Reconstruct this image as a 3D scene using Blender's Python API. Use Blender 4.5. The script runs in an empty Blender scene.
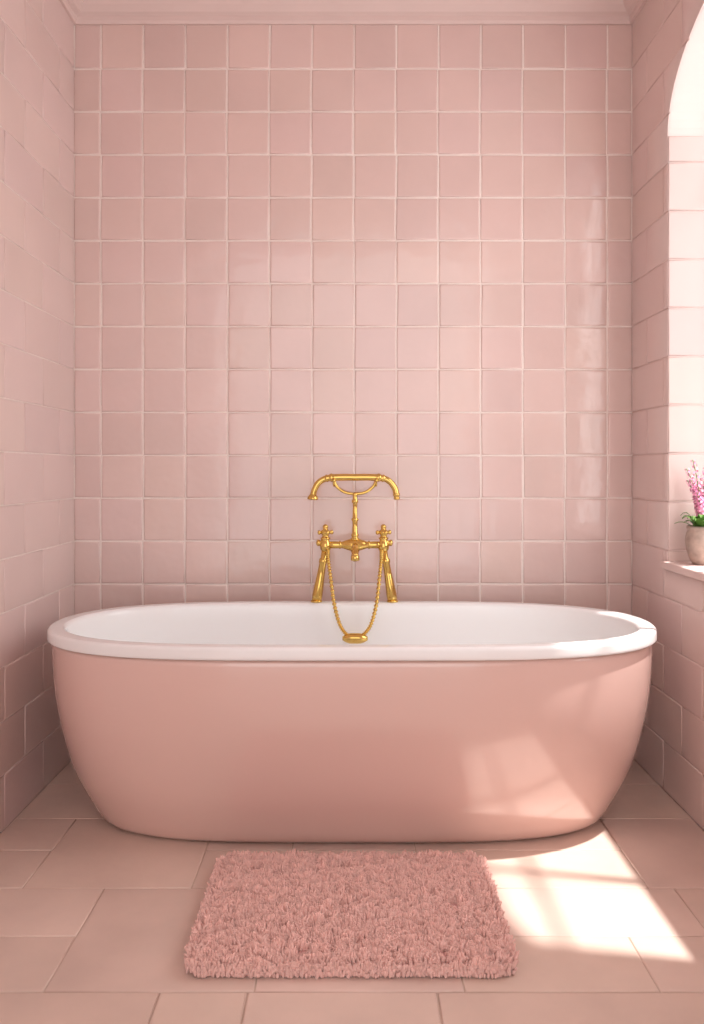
import bpy, bmesh, math, random
from mathutils import Vector, Matrix, noise
random.seed(7)
scene = bpy.context.scene
COL = scene.collection

# ------------------------------------------------------------------ helpers
def lin(c):
    return tuple(((x/255)/12.92 if x/255 <= 0.04045 else ((x/255+0.055)/1.055)**2.4) for x in c) + (1.0,)

def new_obj(name, verts, faces, mat=None, parent=None, smooth=True, cols=None):
    me = bpy.data.meshes.new(name)
    me.from_pydata([tuple(v) for v in verts], [], faces)
    me.update()
    if smooth:
        me.polygons.foreach_set("use_smooth", [True]*len(me.polygons))
    if cols is not None:
        ca = me.color_attributes.new("Col", 'FLOAT_COLOR', 'POINT')
        flat = []
        for c in cols:
            flat += [c[0], c[1], c[2], 1.0]
        ca.data.foreach_set("color", flat)
    ob = bpy.data.objects.new(name, me)
    COL.objects.link(ob)
    if mat:
        me.materials.append(mat)
    if parent:
        ob.parent = parent
    return ob

def fix_normals(ob):
    bm = bmesh.new(); bm.from_mesh(ob.data)
    bmesh.ops.recalc_face_normals(bm, faces=bm.faces)
    bm.to_mesh(ob.data); bm.free()

def empty(name, loc=(0, 0, 0)):
    e = bpy.data.objects.new(name, None)
    e.empty_display_size = 0.1
    e.location = loc
    COL.objects.link(e)
    return e

def box(name, lo, hi, mat, parent=None):
    x0, y0, z0 = lo; x1, y1, z1 = hi
    v = [(x0,y0,z0),(x1,y0,z0),(x1,y1,z0),(x0,y1,z0),(x0,y0,z1),(x1,y0,z1),(x1,y1,z1),(x0,y1,z1)]
    f = [(0,3,2,1),(4,5,6,7),(0,1,5,4),(1,2,6,5),(2,3,7,6),(3,0,4,7)]
    return new_obj(name, v, f, mat, parent, smooth=False)

class MB:
    """mesh buffer"""
    def __init__(s): s.v=[]; s.f=[]; s.c=[]
    def add(s, verts, faces, col=(1,1,1)):
        o=len(s.v); s.v+=[tuple(p) for p in verts]; s.f+=[tuple(i+o for i in f) for f in faces]; s.c+=[col]*len(verts)
    def make(s, name, mat, parent=None, smooth=True):
        ob=new_obj(name, s.v, s.f, mat, parent, smooth, s.c); return ob

def catmull(pts, n=8):
    P=[Vector(p) for p in pts]; P=[P[0]*2-P[1]]+P+[P[-1]*2-P[-2]]
    out=[]
    for i in range(1,len(P)-2):
        for k in range(n):
            t=k/n
            a,b,c,d=P[i-1],P[i],P[i+1],P[i+2]
            out.append(0.5*((2*b)+(c-a)*t+(2*a-5*b+4*c-d)*t*t+(3*b-a-3*c+d)*t**3))
    out.append(P[-2]); return out

def tube(mb, pts, rad, seg=16, col=(1,1,1)):
    pts=[Vector(p) for p in pts]; n=len(pts)
    if not hasattr(rad,'__len__'): rad=[rad]*n
    tang=[]
    for i in range(n):
        t=pts[min(i+1,n-1)]-pts[max(i-1,0)]; tang.append(t.normalized())
    ref=Vector((0,1,0)) if abs(tang[0].y)<.9 else Vector((1,0,0))
    nr=tang[0].cross(ref).normalized()
    V=[];F=[]
    for i in range(n):
        nr=(nr-tang[i]*nr.dot(tang[i])).normalized()
        b=tang[i].cross(nr)
        for k in range(seg):
            a=2*math.pi*k/seg
            V.append(pts[i]+(nr*math.cos(a)+b*math.sin(a))*rad[i])
    for i in range(n-1):
        for k in range(seg):
            k2=(k+1)%seg
            F.append((i*seg+k,i*seg+k2,(i+1)*seg+k2,(i+1)*seg+k))
    F.append(tuple(range(seg))[::-1]); F.append(tuple((n-1)*seg+k for k in range(seg)))
    mb.add(V,F,col)

def lathe(mb, base, axis, prof, seg=28, col=(1,1,1)):
    """prof: list of (distance along axis, radius)"""
    base=Vector(base); ax=Vector(axis).normalized()
    ref=Vector((0,1,0)) if abs(ax.y)<.9 else Vector((1,0,0))
    u=ax.cross(ref).normalized(); w=ax.cross(u)
    V=[];F=[];n=len(prof)
    for d,r in prof:
        for k in range(seg):
            a=2*math.pi*k/seg
            V.append(base+ax*d+(u*math.cos(a)+w*math.sin(a))*max(r,1e-4))
    for i in range(n-1):
        for k in range(seg):
            k2=(k+1)%seg
            F.append((i*seg+k,i*seg+k2,(i+1)*seg+k2,(i+1)*seg+k))
    F.append(tuple(range(seg))[::-1]); F.append(tuple((n-1)*seg+k for k in range(seg)))
    mb.add(V,F,col)

# ------------------------------------------------------------------ materials
def mat_base(name, color, rough=0.5, metallic=0.0, coat=0.0, use_col=False, noise_scale=None, noise_amt=0.1,
             bump=None, bump_scale=6.0, bump_dist=0.01, spec=0.5, sheen=0.0, rough_var=0.0, coat_rough=0.03):
    m=bpy.data.materials.new(name); m.use_nodes=True
    nt=m.node_tree; N=nt.nodes; L=nt.links
    b=N["Principled BSDF"]
    b.inputs["Base Color"].default_value=color
    b.inputs["Roughness"].default_value=rough
    b.inputs["Metallic"].default_value=metallic
    b.inputs["Coat Weight"].default_value=coat
    b.inputs["Coat Roughness"].default_value=coat_rough
    b.inputs["Specular IOR Level"].default_value=spec
    b.inputs["Sheen Weight"].default_value=sheen
    tc=N.new("ShaderNodeTexCoord")
    src=None
    if noise_scale:
        nz=N.new("ShaderNodeTexNoise"); nz.inputs["Scale"].default_value=noise_scale; nz.inputs["Detail"].default_value=6
        L.new(tc.outputs["Object"], nz.inputs["Vector"])
        mr=N.new("ShaderNodeMapRange"); mr.inputs[1].default_value=.25; mr.inputs[2].default_value=.75
        mr.inputs[3].default_value=1-noise_amt; mr.inputs[4].default_value=1+noise_amt*.5
        L.new(nz.outputs["Fac"], mr.inputs[0])
        vm=N.new("ShaderNodeVectorMath"); vm.operation='SCALE'
        vm.inputs[0].default_value=color[:3]; L.new(mr.outputs[0], vm.inputs["Scale"])
        src=vm.outputs[0]
        if rough_var:
            mr2=N.new("ShaderNodeMapRange"); mr2.inputs[3].default_value=rough-rough_var; mr2.inputs[4].default_value=rough+rough_var
            L.new(nz.outputs["Fac"], mr2.inputs[0]); L.new(mr2.outputs[0], b.inputs["Roughness"])
    if use_col:
        at=N.new("ShaderNodeAttribute"); at.attribute_name="Col"
        vm2=N.new("ShaderNodeVectorMath"); vm2.operation='MULTIPLY'
        L.new(at.outputs["Color"], vm2.inputs[0])
        if src: L.new(src, vm2.inputs[1])
        else: vm2.inputs[1].default_value=color[:3]
        src=vm2.outputs[0]
    if src: L.new(src, b.inputs["Base Color"])
    if bump:
        nb=N.new("ShaderNodeTexNoise"); nb.inputs["Scale"].default_value=bump_scale; nb.inputs["Detail"].default_value=2
        L.new(tc.outputs["Object"], nb.inputs["Vector"])
        bp=N.new("ShaderNodeBump"); bp.inputs["Strength"].default_value=bump; bp.inputs["Distance"].default_value=bump_dist
        L.new(nb.outputs["Fac"], bp.inputs["Height"]); L.new(bp.outputs["Normal"], b.inputs["Normal"])
        if coat: L.new(bp.outputs["Normal"], b.inputs["Coat Normal"])
    return m

M_TILE  = mat_base("glazed_pink_tile", lin((225,197,191)), rough=.18, coat=.75, coat_rough=.05, spec=.5, use_col=True, noise_scale=3.0, noise_amt=.07, bump=.4, bump_scale=12, bump_dist=.006)
M_TILE2 = mat_base("satin_pink_tile", lin((228,205,200)), rough=.28, use_col=True, noise_scale=3.0, noise_amt=.05, bump=.3, bump_scale=9, bump_dist=.005)
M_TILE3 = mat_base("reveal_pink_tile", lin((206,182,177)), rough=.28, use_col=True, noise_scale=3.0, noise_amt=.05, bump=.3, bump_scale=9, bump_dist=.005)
M_GROUT = mat_base("grout", lin((244,230,224)), rough=.8, noise_scale=60, noise_amt=.06)
M_FLOOR = mat_base("stone_floor_tile", lin((228,204,192)), rough=.38, use_col=True, noise_scale=5, noise_amt=.12, bump=.25, bump_scale=25, bump_dist=.003, rough_var=.12)
M_FGROUT= mat_base("floor_grout", lin((208,184,170)), rough=.9)
M_PLAST = mat_base("pink_plaster", lin((226,203,198)), rough=.55, noise_scale=4, noise_amt=.04)
M_TUB   = mat_base("pink_enamel", lin((232,197,188)), rough=.18, coat=1.0, coat_rough=.06, spec=.8, noise_scale=2, noise_amt=.02)
M_WHITE = mat_base("white_enamel", lin((249,250,251)), rough=.10)
M_GOLD  = mat_base("polished_brass", lin((224,189,108)), rough=.11, metallic=1.0)
M_RUG   = mat_base("rug_pile", lin((241,199,191)), rough=.95, use_col=True, spec=.1, sheen=.3)
M_RUGB  = mat_base("rug_backing", lin((215,165,160)), rough=.95)
M_FRAME = mat_base("window_paint", lin((245,240,238)), rough=.4)
M_POT   = mat_base("pot_ceramic", lin((186,164,152)), rough=.6, noise_scale=30, noise_amt=.4, bump=.6, bump_scale=60, bump_dist=.003)
M_SOIL  = mat_base("soil", lin((70,50,40)), rough=1)
M_LEAF  = mat_base("leaf", lin((88,130,58)), rough=.5, use_col=True)
M_FLOW  = mat_base("flower_petal", lin((230,154,188)), rough=.6, use_col=True)

# ------------------------------------------------------------------ dimensions
XL, XR = -0.983, 0.991
YF = -3.7
ZC = 2.70
CAM = Vector((0, -3.0, 1.014))
OY0, OY1 = -0.343, -1.37      # window opening (far, near)
OZ0, OZS, OZR = 0.726, 2.06, 0.30
OYC = (OY0+OY1)/2; ORY = (OY0-OY1)/2
WT = 0.21                     # window wall thickness

def tile(mb, o, u, v, n, w, h, t=.006, bev=.004, jit=.0008, tilt=.0006, col=(1,1,1)):
    """one glazed tile: origin corner o, edges u*w, v*h, normal n"""
    o=Vector(o);u=Vector(u);v=Vector(v);n=Vector(n)
    cj=[(random.uniform(-jit,jit),random.uniform(-jit,jit)) for _ in range(4)]
    cs=[(0,0),(w,0),(w,h),(0,h)]
    tl=[random.uniform(-tilt,tilt) for _ in range(4)]
    m=min(w,h)
    rings=[(0,0),(0,t*.45),(bev*.3,t*.85),(bev,t),(min(bev*2,m*.3),t+.0001)]
    V=[]
    sg=[(1,1),(-1,1),(-1,-1),(1,-1)]
    for ins,d in rings:
        for k in range(4):
            x=cs[k][0]+cj[k][0]+sg[k][0]*ins; y=cs[k][1]+cj[k][1]+sg[k][1]*ins
            V.append(o+u*x+v*y+n*(d+(tl[k] if d>0 else 0)))
    F=[]
    for r in range(len(rings)-1):
        for k in range(4):
            k2=(k+1)%4
            F.append((r*4+k,r*4+k2,r*4+4+k2,r*4+4+k))
    e=(len(rings)-1)*4
    F.append((e,e+1,e+2,e+3)); F.append((3,2,1,0))
    if u.cross(v).dot(n)<0: F=[f[::-1] for f in F]
    mb.add(V,F,col)

def tcol(a=.04):
    s=1+random.uniform(-a,a); return (s, s*(1+random.uniform(-.010,.010)), s*(1+random.uniform(-.014,.014)))

# ------------------------------------------------------------------ room shell
floor=empty("floor")
box("floor_bed", (XL-.25, YF, -.12), (XR+.25, .22, -.003), M_FGROUT, floor)
fl=MB()
def Y(d): return d-3.0
tiles_f=[]
def rowf(d0,d1,xs):
    for a,b in zip(xs[:-1],xs[1:]): tiles_f.append((a,b,d0,d1))
L_,R_=XL,XR
rowf(-.68,-.27,[L_,-.62,-.2,.2,.6,R_]); rowf(-.27,.14,[L_,-.4,0,.4,.8,R_])
rowf(.14,.55,[L_,-.62,-.2,.2,.6,R_]);  rowf(.55,.90,[L_,-.5,-.1,.3,.7,R_]); rowf(.90,1.24,[L_,-.62,-.2,.2,.6,R_])
rowf(1.24,1.65,[L_,-.373,-.203,.165,R_])
tiles_f+= [(L_,-.60,1.65,1.847),(L_,-.60,1.847,2.06),(-.60,-.19,1.65,2.06),(-.19,.22,1.65,2.06),
           (.22,.60,1.65,1.847),(.60,R_,1.65,1.847),(.22,.78,1.847,2.06),(.78,R_,1.847,2.06)]
tiles_f+= [(L_,-.80,2.06,2.265),(L_,-.80,2.265,2.47),(-.80,-.39,2.06,2.47),(-.39,-.16,2.06,2.265),(-.39,-.16,2.265,2.47),(-.16,.17,2.06,2.265),(-.16,.17,2.265,2.47),
           (.17,.72,2.06,2.265),(.17,.72,2.265,2.47),(.72,R_,2.06,2.47)]
rowf(2.47,2.74,[L_,-.62,-.2,.2,.6,R_]); rowf(2.74,3.0,[L_,-.45,-.1,.3,.7,R_])
g=.0014
for a,b,d0,d1 in tiles_f:
    c=tcol(.045)
    tile(fl,(a+g,Y(d0)+g,-.006),(1,0,0),(0,1,0),(0,0,1),b-a-2*g,d1-d0-2*g,t=.0058,bev=.002,jit=.0005,tilt=.0001,col=c)
fl.make("floor_tiles",M_FLOOR,floor)

# back wall
TW, TH = .1490, .1516
X0, Z0 = .007, .611
ZT=2.59
wb=empty("wall_back")
box("wall_back_core",(XL-.25,.0,-.12),(XR+.25,.2,ZC+.1),M_GROUT,wb)
mb=MB(); gp=.0026
cols_x=sorted(set([XL,XR]+[X0+i*TW for i in range(-7,8) if XL+.02<X0+i*TW<XR-.02]))
rows_z=sorted(set([0.0,ZT]+[Z0+i*TH for i in range(-5,15) if .01<Z0+i*TH<ZT-.02]))
for za,zb in zip(rows_z[:-1],rows_z[1:]):
    off=random.uniform(-.0020,.0020)
    for a,b in zip(cols_x[:-1],cols_x[1:]):
        tile(mb,(a+gp+off,.0035,za+gp),(1,0,0),(0,0,1),(0,-1,0),b-a-2*gp,zb-za-2*gp,t=.0060,bev=.003,jit=.0012,tilt=.0010,col=tcol(.042))
mb.make("wall_back_tiles",M_TILE,wb)

# side tiles
def side_tiles(x, nx):
    m=MB(); w=.30; gs=.0018
    rows=[0.0]+[Z0+i*TH for i in range(-4,14) if .01<Z0+i*TH<ZT-.02]+[ZT]
    for ri,(za,zb) in enumerate(zip(rows[:-1],rows[1:])):
        y=-.0045; first=True
        while y>YF+.02:
            ww = (w*.5 if (first and ri%2) else w); first=False
            y2=max(y-ww,YF+.005)
            tile(m,(x-nx*.002,y-gs,za+gs),(0,-1,0),(0,0,1),(nx,0,0),(y-y2)-2*gs,zb-za-2*gs,t=.0048,bev=.0025,jit=.0008,tilt=.0007,col=tcol(.03))
            y=y2
    return m
wl=empty("wall_left")
box("wall_left_core",(XL-.2,YF,-.004),(XL,0,ZC),M_GROUT,wl)
side_tiles(XL,1).make("wall_left_tiles",M_TILE2,wl)

# right wall with arched opening
def arch_pts(ins=0.0, n=40):
    ry=ORY-ins; rz=OZR-ins
    pts=[(OY1+ins,OZ0+ins),(OY0-ins,OZ0+ins)]
    for k in range(n+1):
        a=math.pi*k/n
        pts.append((OYC+ry*math.cos(a), OZS+rz*math.sin(a)))
    return pts
def prism(name, outline, x0, x1, mat, parent=None):
    n=len(outline); V=[(x0,y,z) for y,z in outline]+[(x1,y,z) for y,z in outline]
    F=[tuple(range(n)),tuple(range(2*n-1,n-1,-1))]+[(k,n+k,n+(k+1)%n,(k+1)%n) for k in range(n)]
    ob=new_obj(name,V,F,mat,parent,smooth=False); fix_normals(ob); return ob
def cut(ob, cutter):
    md=ob.modifiers.new("b",'BOOLEAN'); md.operation='DIFFERENCE'; md.object=cutter; md.solver='EXACT'
    dg=bpy.context.evaluated_depsgraph_get(); dg.update()
    me=bpy.data.meshes.new_from_object(ob.evaluated_get(dg))
    ob.modifiers.clear(); ob.data=me
cutter=prism("cutter",arch_pts(),XR-.1,XR+.4,None)
wr=empty("wall_right")
core=box("wall_right_core",(XR,YF,-.004),(XR+WT,0,ZC),M_GROUT,wr); core.data.materials.clear(); core.data.materials.append(M_PLAST)
cut(core,cutter)
st=side_tiles(XR,-1).make("wall_right_tiles",M_TILE2,wr)
cut(st,cutter)
bpy.data.objects.remove(cutter)
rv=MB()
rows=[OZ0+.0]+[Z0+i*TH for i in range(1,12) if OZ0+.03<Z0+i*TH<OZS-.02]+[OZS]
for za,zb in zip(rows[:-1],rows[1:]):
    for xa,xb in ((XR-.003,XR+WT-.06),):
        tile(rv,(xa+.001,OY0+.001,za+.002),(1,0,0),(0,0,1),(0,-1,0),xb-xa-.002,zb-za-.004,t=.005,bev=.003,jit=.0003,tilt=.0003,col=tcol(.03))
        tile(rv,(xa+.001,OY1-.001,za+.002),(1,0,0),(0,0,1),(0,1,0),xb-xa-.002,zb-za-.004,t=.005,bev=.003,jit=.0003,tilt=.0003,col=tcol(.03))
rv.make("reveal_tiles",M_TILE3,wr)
sill=box("window_sill",(XR-.018,OY1-.02,OZ0-.022),(XR+WT-.02,OY0+.02,OZ0+.002),M_PLAST,wr)
bv=sill.modifiers.new("bev",'BEVEL'); bv.width=.005; bv.segments=3

# window frame
win=empty("window_1")
FX0,FX1=XR+WT-.06,XR+WT-.02
def ringframe(name,ins0,ins1,x0,x1):
    A=arch_pts(ins0);B=arch_pts(ins1);n=len(A)
    V=[(x0,y,z) for y,z in A]+[(x0,y,z) for y,z in B]+[(x1,y,z) for y,z in A]+[(x1,y,z) for y,z in B]
    F=[]
    for k in range(n):
        j=(k+1)%n
        F+=[(k,j,n+j,n+k),(2*n+j,2*n+k,3*n+k,3*n+j),(k,2*n+k,2*n+j,j),(n+k,n+j,3*n+j,3*n+k)]
    ob=new_obj(name,V,F,M_FRAME,win,smooth=False); fix_normals(ob); return ob
ringframe("frame",.001,.035,FX0,FX1)
def topz(y): 
    q=1-((y-OYC)/(ORY-.02))**2
    return OZS+(OZR-.02)*math.sqrt(max(q,0))
for i,yb in enumerate((-.662,-1.00)):
    box("mullion_%d"%(i+1),(FX0+.01,yb-.013,OZ0+.03),(FX1-.01,yb+.013,topz(yb)),M_FRAME,win)
box("transom",(FX0+.011,OY1+.02,1.895),(FX1-.011,OY0-.02,1.920),M_FRAME,win)

# ceiling and cornice
box("ceiling",(XL-.2,YF,ZC),(XR+WT,.0,ZC+.1),M_PLAST)
prof=[(0,-.115),(.012,-.115),(.016,-.105),(.016,-.09),(.03,-.083),(.045,-.065),(.055,-.045),(.075,-.035),(.075,-.02),(.09,-.015),(.09,0),(0,0)]
def cornice(name, p0, p1, inward, m0, m1):
    p0=Vector(p0);p1=Vector(p1);inw=Vector(inward);d=(p1-p0).normalized()
    V=[];n=len(prof)
    for P,s,mi in ((p0,1,m0),(p1,-1,m1)):
        for a,zz in prof: V.append(P+inw*a+d*(s*a if mi else 0)+Vector((0,0,zz)))
    F=[(k,(k+1)%n,n+(k+1)%n,n+k) for k in range(n)]+[tuple(range(n)),tuple(range(2*n-1,n-1,-1))]
    ob=new_obj(name,V,F,M_PLAST,None,smooth=False); fix_normals(ob); return ob
cornice("trim_1",(XL,0,ZC),(XR,0,ZC),(0,-1,0),True,True)
cornice("trim_2",(XL,0,ZC),(XL,YF,ZC),(1,0,0),True,False)
cornice("trim_3",(XR,0,ZC),(XR,YF,ZC),(-1,0,0),True,False)

# ------------------------------------------------------------------ bathtub
tub=empty("bathtub")
TC=Vector((0,-.474,0)); A0,B0=.882,.385
NR=240
def se_ring(a,b,p=4.0,q=2.1):
    pts=[]
    M=3000
    for i in range(M):
        t=2*math.pi*i/M; c=math.cos(t); s=math.sin(t)
        pts.append((a*math.copysign(abs(c)**(2/p),c), b*math.copysign(abs(s)**(2/q),s)))
    acc=[0]
    for i in range(M):
        x0,y0=pts[i];x1,y1=pts[(i+1)%M]; acc.append(acc[-1]+math.hypot(x1-x0,y1-y0))
    out=[];j=0
    for k in range(NR):
        s=acc[-1]*k/NR
        while acc[j+1]<s: j+=1
        f=(s-acc[j])/(acc[j+1]-acc[j]); p0=pts[j];p1=pts[(j+1)%M]
        out.append((p0[0]+(p1[0]-p0[0])*f,p0[1]+(p1[1]-p0[1])*f))
    return out
def loft(name, prof, mat, cap_start=True, cap_end=True):
    V=[];F=[]
    for ins,z in prof:
        for x,y in se_ring(A0-ins,B0-ins): V.append((TC.x+x,TC.y+y,z))
    n=len(prof)
    for i in range(n-1):
        for k in range(NR):
            k2=(k+1)%NR
            F.append((i*NR+k,i*NR+k2,(i+1)*NR+k2,(i+1)*NR+k))
    if cap_start: F.append(tuple(range(NR)))
    if cap_end: F.append(tuple((n-1)*NR+k for k in range(NR)))
    ob=new_obj(name,V,F,mat,tub); fix_normals(ob); return ob
bp=[(0.190,0.001),(.163,.003),(.145,.014),(.130,.035),(.116,.06),(.095,.10),(.074,.145),(.055,.20),(.039,.26),(.026,.32),(.017,.38),(.012,.44),(.010,.49),(.010,.521),(.013,.5285),(.03,.5295)]
bpc=catmull([(a,z,0) for a,z in bp[:-2]],4); bp2=[(p.x,p.y) for p in bpc]+bp[-2:]
loft("tub_body",bp2,M_TUB,cap_end=False)
rp=[(.03,.5315),(.006,.5316),(.000,.5335),(-.002,.538),(-.002,.550),(-.001,.559),(.003,.5640),(.009,.5655),(.036,.5655),(.042,.5640),(.047,.559),(.050,.548),(.054,.51),(.061,.44),(.072,.36),(.088,.28),(.110,.215),(.140,.17),(.175,.15),(.22,.142),(.30,.138)]
rpc=catmull([(a,z,0) for a,z in rp],3)
loft("tub_rim_and_basin",[(p.x,p.y) for p in rpc],M_WHITE,cap_start=False)
dr=MB(); lathe(dr,(0,TC.y,.1385),(0,0,1),[(0,.03),(.003,.03),(.005,.026),(.004,.018),(.006,.012),(.007,0)])
dr.make("drain",M_GOLD,tub)

# ------------------------------------------------------------------ bath mixer (gold, telephone style)
mix=empty("bath_mixer_tap")
S=294.0; YM=-.115
def P(px,py,y=YM): return Vector(((px-352)/S,y,.5657+(602-py)/S))
m=MB()
for sx in (-1,1):
    bx=354.5+sx*38; tx=354.5+sx*29
    b=P(bx,602); t=P(tx,549); ax=t-b; Lg=ax.length
    lathe(m,b,(0,0,1),[(0,.019),(.003,.020),(.006,.018),(.008,.012)])
    lathe(m,b+Vector((0,0,.004)),ax,[(0,.0165),(.02,.0175),(.05,.016),(Lg*.5,.0135),(Lg*.7,.012),(Lg*.72,.0145),(Lg*.78,.0145),(Lg*.8,.011),(Lg,.012)])
    v=P(tx,553)
    lathe(m,v,(0,0,1),[(0,.004),(.004,.012),(.012,.018),(.024,.020),(.036,.018),(.042,.0135),(.046,.0135),(.048,.017),(.052,.017),(.054,.012),(.060,.011),(.064,.015),(.070,.017),(.076,.015),(.080,.009),(.084,.0085),(.088,.010),(.093,.009),(.097,.004),(.098,0)])
    hz=P(tx,553)+Vector((0,0,.070))
    for a in (0,math.pi/2,math.pi,1.5*math.pi):
        d=Vector((math.cos(a+.35),math.sin(a+.35),0))
        lathe(m,hz,d,[(0,.006),(.013,.005),(.017,.005),(.020,.0075),(.024,.0078),(.027,.006),(.0285,0)],seg=14)
    lathe(m,P(tx,543),(sx,0,0),[(0,.012),(.014,.012),(.016,.009),(.018,.008),(.022,.011),(.028,.011),(.031,.006),(.032,0)])
lathe(m,P(326,545),(1,0,0),[(0,.012),(.03,.0125),(.045,.0115),(.055,.0115),(.065,.015),(.08,.020),(.0975,.022),(.115,.020),(.13,.015),(.14,.0115),(.15,.0115),(.165,.0125),(.195,.012)])
for px in (340,369):
    lathe(m,P(px,545)-Vector((.003,0,0)),(1,0,0),[(0,.0105),(.0005,.0145),(.0055,.0145),(.006,.0105)])
lathe(m,P(355,545),(0,0,-1),[(0,.018),(.022,.015),(.028,.011),(.034,.013),(.042,.0125),(.048,.009),(.052,.010),(.056,.006),(.057,0)])
sp=catmull([P(355,546,YM),P(355,546,YM-.045),P(355,547.5,YM-.078),P(355,554,YM-.098)],6)
tube(m,sp,[.0125-.002*math.sin(i/len(sp)*3.1) for i in range(len(sp))],20)
lathe(m,P(355,552.5,YM-.098),(0,-.1,-1),[(0,.012),(.003,.0145),(.016,.0145),(.018,.012),(.0185,.008)])
lathe(m,P(355,540),(0,0,1),[(0,.017),(.006,.014),(.010,.010),(.013,.013),(.018,.013),(.022,.010),(.050,.0085),(.064,.0095),(.067,.0125),(.072,.0125),(.075,.0085),(.110,.0075),(.124,.008),(.128,.011),(.134,.011),(.138,.008),(.150,.008),(.156,.010),(.160,.007)])
cr=catmull([P(334,481),P(337,487),P(345,492.5),P(355,494),P(365,492.5),P(373,487),P(376,481)],8)
tube(m,cr,.0052,14)
for px in (334,376):
    u=catmull([P(px,481,YM-.018),P(px,484.5,YM-.012),P(px,486,YM),P(px,484.5,YM+.012),P(px,481,YM+.018)],6)
    tube(m,u,.004,12)
    for yy in (YM-.018,YM+.018):
        lathe(m,P(px,482,yy),(0,0,1),[(0,.004),(.003,.0055),(.008,.0055),(.011,0)],seg=12)
hp=catmull([P(313,497),P(314.5,490),P(319,482.5),P(327,478.5),P(340,477.5),P(355,477.5),P(370,477.5),P(383,478.5),P(390,482),P(395,489),P(396.5,496)],8)
n=len(hp); rr=[]
for i in range(n):
    t=i/(n-1); r=.0105
    if .32<t<.68: r=.0120
    for tc in (.30,.34,.66,.70): r+= .0035*math.exp(-((t-tc)/.008)**2)
    rr.append(r)
tube(m,hp,rr,20)
lathe(m,P(313.3,493.5),(-.08,0,-1),[(0,.009),(.004,.011),(.010,.0165),(.016,.019),(.020,.019),(.022,.016),(.0225,0)])
lathe(m,P(396.3,493),(.08,0,-1),[(0,.009),(.003,.012),(.010,.012),(.013,.009),(.018,.011),(.022,.010),(.024,.006),(.0245,0)])
tapbody=m.make("tap_body",M_GOLD,mix); fix_normals(tapbody)
h=MB()
hpts=catmull([P(328,550,YM-.012),P(328.5,558,YM-.035),P(331,575,YM-.055),P(334.5,600,YM-.068),P(340,620,YM-.078),P(347,630,YM-.082),P(355,633.5,YM-.084),
              P(363,630,YM-.082),P(370.5,620,YM-.078),P(376,600,YM-.068),P(379,575,YM-.055),P(381,558,YM-.035),P(381.5,550,YM-.012)],60)
tube(h,hpts,[.0060+.0016*math.sin(i*2*math.pi/10) for i in range(len(hpts))],12)
lathe(h,P(355,633.5,YM-.084)-Vector((.042,0,0)),(1,0,0),[(0,.006),(.006,.010),(.014,.014),(.024,.017),(.034,.0175),(.050,.0175),(.060,.017),(.070,.014),(.078,.010),(.084,.006)])
h.make("hose",M_GOLD,mix)

# ------------------------------------------------------------------ bath rug
rug=empty("bath_rug")
RX0,RX1,RY0,RY1=-.335,.332,-1.305,-.820
def in_rug(x,y,r=.03):
    cx=min(max(x,RX0+r),RX1-r); cy=min(max(y,RY0+r),RY1-r)
    return math.hypot(x-cx,y-cy)<=r
bk=MB()
out=[]
for cx,cy,a0 in ((RX1-.035,RY1-.035,0),(RX0+.035,RY1-.035,90),(RX0+.035,RY0+.035,180),(RX1-.035,RY0+.035,270)):
    for k in range(9):
        a=math.radians(a0+k*90/8); out.append((cx+.03*math.cos(a),cy+.03*math.sin(a)))
n=len(out)
bk.add([(x,y,.0005) for x,y in out]+[(x,y,.018) for x,y in out],[tuple(range(n))[::-1],tuple(range(n,2*n))]+[(k,(k+1)%n,n+(k+1)%n,n+k) for k in range(n)])
bk.make("rug_backing",M_RUGB,rug,smooth=False)
tf=MB()
stp=.0042
ny=int((RY1-RY0)/stp); nx=int((RX1-RX0)/stp)
for j in range(ny+1):
    for i in range(nx+1):
        x=RX0+i*stp+random.uniform(-.6,.6)*stp+(stp/2 if j%2 else 0); y=RY0+j*stp+random.uniform(-.6,.6)*stp
        if not in_rug(x,y): continue
        q=noise.noise(Vector((x*18,y*18,0))); q2=noise.noise(Vector((x*62,y*62,5)))
        dip=max(0,noise.noise(Vector((x*24,y*40,33)))-.28)*.045
        hgt=.027+.005*q+.010*q2-dip+random.uniform(-.001,.001)
        lx=noise.noise(Vector((x*60,y*60,9)))*.009+random.uniform(-.003,.003)
        ly=noise.noise(Vector((x*60,y*60,19)))*.009+random.uniform(-.003,.003)
        ex=0;ey=0
        if x<RX0+.012: ex=-.006
        if x>RX1-.012: ex=.006
        if y<RY0+.012: ey=-.006
        if y>RY1-.012: ey=.006
        r=random.uniform(.0025,.0035); sh=.97+.20*q2-dip*10+random.uniform(-.04,.04)
        seg=5; V=[];F=[]
        prs=[(.3,.9),(.55,1.0),(.78,1.02),(.94,.72)]
        a0=random.uniform(0,6)
        for t,rs in prs:
            cx=x+(lx+ex)*t*t; cy=y+(ly+ey)*t*t; z=.010+(hgt-.004)*t
            for k in range(seg):
                a=a0+2*math.pi*k/seg; V.append((cx+r*rs*math.cos(a),cy+r*rs*math.sin(a),z))
        V.append((x+(lx+ex)*1.0,y+(ly+ey)*1.0,.010+hgt-.003))
        for s in range(3):
            for k in range(seg):
                k2=(k+1)%seg; F.append((s*seg+k,s*seg+k2,(s+1)*seg+k2,(s+1)*seg+k))
        for k in range(seg): F.append((3*seg+k,3*seg+(k+1)%seg,4*seg))
        tf.add(V,F,(sh,sh*.995,sh*.985))
per=[]
for k in range(len(out)):
    a=Vector(out[k]);b=Vector(out[(k+1)%len(out)]); nn=max(1,int((b-a).length/.0035))
    for s in range(nn): per.append((a.lerp(b,s/nn),Vector(((b-a).y,-(b-a).x)).normalized()))
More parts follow.
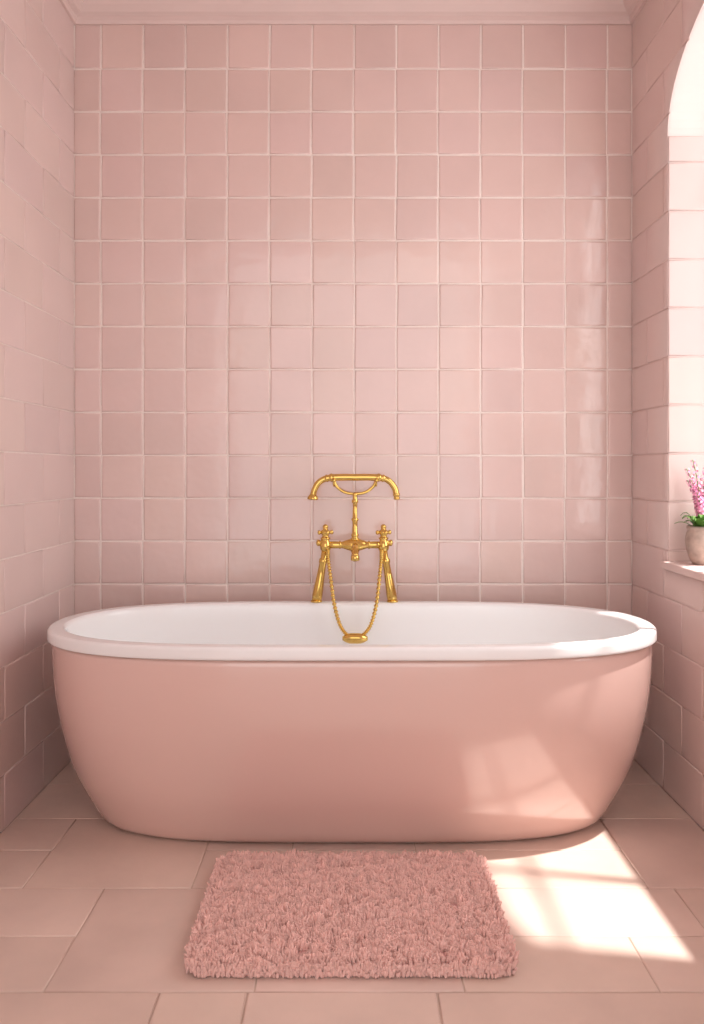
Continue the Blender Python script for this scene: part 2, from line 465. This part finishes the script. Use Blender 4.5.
for p,nv in per:
    wob=.004*noise.noise(Vector((p.x*60,p.y*60,71)))
    for zc in (.005,.010,.015,.020):
        r=random.uniform(.0028,.0042); o=random.uniform(.001,.009)+wob; sh=random.uniform(.88,1.02)
        c=Vector((p.x+nv.x*o+random.uniform(-.002,.002),p.y+nv.y*o+random.uniform(-.002,.002),zc+random.uniform(0,.003)))
        V=[];seg=6
        for ph,rs in ((-.9,.3),(-.4,.9),(.2,1),(.8,.5)):
            for k in range(seg):
                a=2*math.pi*k/seg; V.append((c.x+r*rs*math.cos(a),c.y+r*rs*math.sin(a),max(.0008,c.z+ph*.006)))
        F=[(s*seg+k,s*seg+(k+1)%seg,(s+1)*seg+(k+1)%seg,(s+1)*seg+k) for s in range(3) for k in range(seg)]+[tuple(range(seg))[::-1],tuple(3*seg+k for k in range(seg))]
        tf.add(V,F,(sh,sh,sh))
tf.make("rug_pile",M_RUG,rug)

# ------------------------------------------------------------------ potted flower on sill
pl=empty("potted_flowering_plant")
PX,PY,PZ=1.062,-.425,OZ0+.002
pm=MB()
lathe(pm,(PX,PY,PZ+.0005),(0,0,1),[(0,.026),(.004,.030),(.02,.038),(.045,.046),(.07,.049),(.09,.046),(.102,.042),(.108,.044),(.114,.045),(.116,.042),(.112,.039),(.098,.038),(.096,0)],seg=36)
pot=pm.make("pot",M_POT,pl); fix_normals(pot)
sm=MB(); lathe(sm,(PX,PY,PZ+.094),(0,0,1),[(0,.038),(.005,.037),(.008,0)]); sm.make("soil",M_SOIL,pl)
lm=MB(); fm=MB()
rnd=random.Random(3)
def clampx(p):
    return Vector((min(p.x,XR+WT-.08),min(p.y,OY0-.010),p.z))
for i in range(38):
    a=rnd.uniform(0,2*math.pi); reach=rnd.uniform(.035,.072); up=rnd.uniform(.02,.055)
    d=Vector((math.cos(a),math.sin(a),0)); s=Vector((-d.y,d.x,0))
    b=Vector((PX,PY,PZ+.10))+d*.012
    V=[];ns=7;wd=rnd.uniform(.006,.010)
    for k in range(ns):
        t=k/(ns-1); c=b+d*reach*t+Vector((0,0,up*math.sin(t*2.2)*1.1)); w=wd*math.sin(math.pi*min(1,t*.9+.1))**.8+.0005
        for o in (-1,0,1): V.append(clampx(c+s*w*o-Vector((0,0,.002 if o==0 else 0))))
    F=[(k*3+j,k*3+j+1,k*3+j+4,k*3+j+3) for k in range(ns-1) for j in range(2)]
    g_=rnd.uniform(.7,1.4); lm.add(V,F,(g_,g_,g_*.9))
for i in range(14):
    a=rnd.uniform(0,2*math.pi); ln=rnd.uniform(.09,.220)
    d=Vector((math.cos(a)*.8-.35,math.sin(a)*.6,0))*rnd.uniform(.01,.055)
    b=Vector((PX,PY,PZ+.10))
    pts=[clampx(b+d*(t*t)+Vector((0,0,ln*t))) for t in [k/8 for k in range(9)]]
    tube(lm,pts,.0013,6,(1.1,1.1,1))
    for k in range(40):
        t=.40+.60*k/40; c=b+d*(t*t)+Vector((0,0,ln*t)); an=k*2.4
        R=.0110*(1.1-(t-.45)/.70)+.002
        o=Vector((math.cos(an),math.sin(an),.3)).normalized()
        fc=clampx(c+o*R); pr=.0062*(1.2-t*.5)
        u=o.orthogonal().normalized(); w=o.cross(u)
        V=[fc]
        for q in range(10):
            aa=2*math.pi*q/10; rr_=pr if q%2==0 else pr*.5
            V.append(clampx(fc+(u*math.cos(aa)+w*math.sin(aa))*rr_+o*(.0015 if q%2==0 else 0)))
        F=[(0,1+q,1+(q+1)%10) for q in range(10)]
        s_=rnd.uniform(.85,1.4); fm.add(V,F,(s_,s_*rnd.uniform(.85,1.15),s_))
lm.make("leaves",M_LEAF,pl); fm.make("blossoms",M_FLOW,pl)

# ------------------------------------------------------------------ light
sun=bpy.data.lights.new("sun","SUN"); sun.energy=6.0; sun.angle=math.radians(1.8); sun.color=(1,.96,.91)
so=bpy.data.objects.new("sun",sun); COL.objects.link(so)
so.rotation_euler=Vector((-1,.2,-2.7)).to_track_quat('-Z','Y').to_euler(); so.location=(3,-1.5,5)
# bright sky outside the window
al=bpy.data.lights.new("window_skylight","AREA"); al.shape='RECTANGLE'; al.size=2.4; al.size_y=2.3; al.energy=32; al.color=(1,.985,.97)
ao=bpy.data.objects.new("window_skylight",al); COL.objects.link(ao); ao.location=(XR+WT+.04,-1.5,1.8)
ao.rotation_euler=Vector((-1,0,0)).to_track_quat('-Z','Z').to_euler()
w=bpy.data.worlds.new("World"); scene.world=w; w.use_nodes=True
bg=w.node_tree.nodes["Background"]; bg.inputs[0].default_value=(1,.98,.96,1); bg.inputs[1].default_value=1.85

# ------------------------------------------------------------------ camera
cam=bpy.data.cameras.new("camera"); co=bpy.data.objects.new("camera",cam); COL.objects.link(co)
co.location=CAM; co.rotation_euler=(math.radians(90),0,0)
cam.lens=36*849/1024; cam.sensor_width=36; cam.shift_y=-42/1024; cam.clip_start=.02
scene.camera=co
scene.view_settings.view_transform='Standard'
scene.view_settings.exposure=0.0
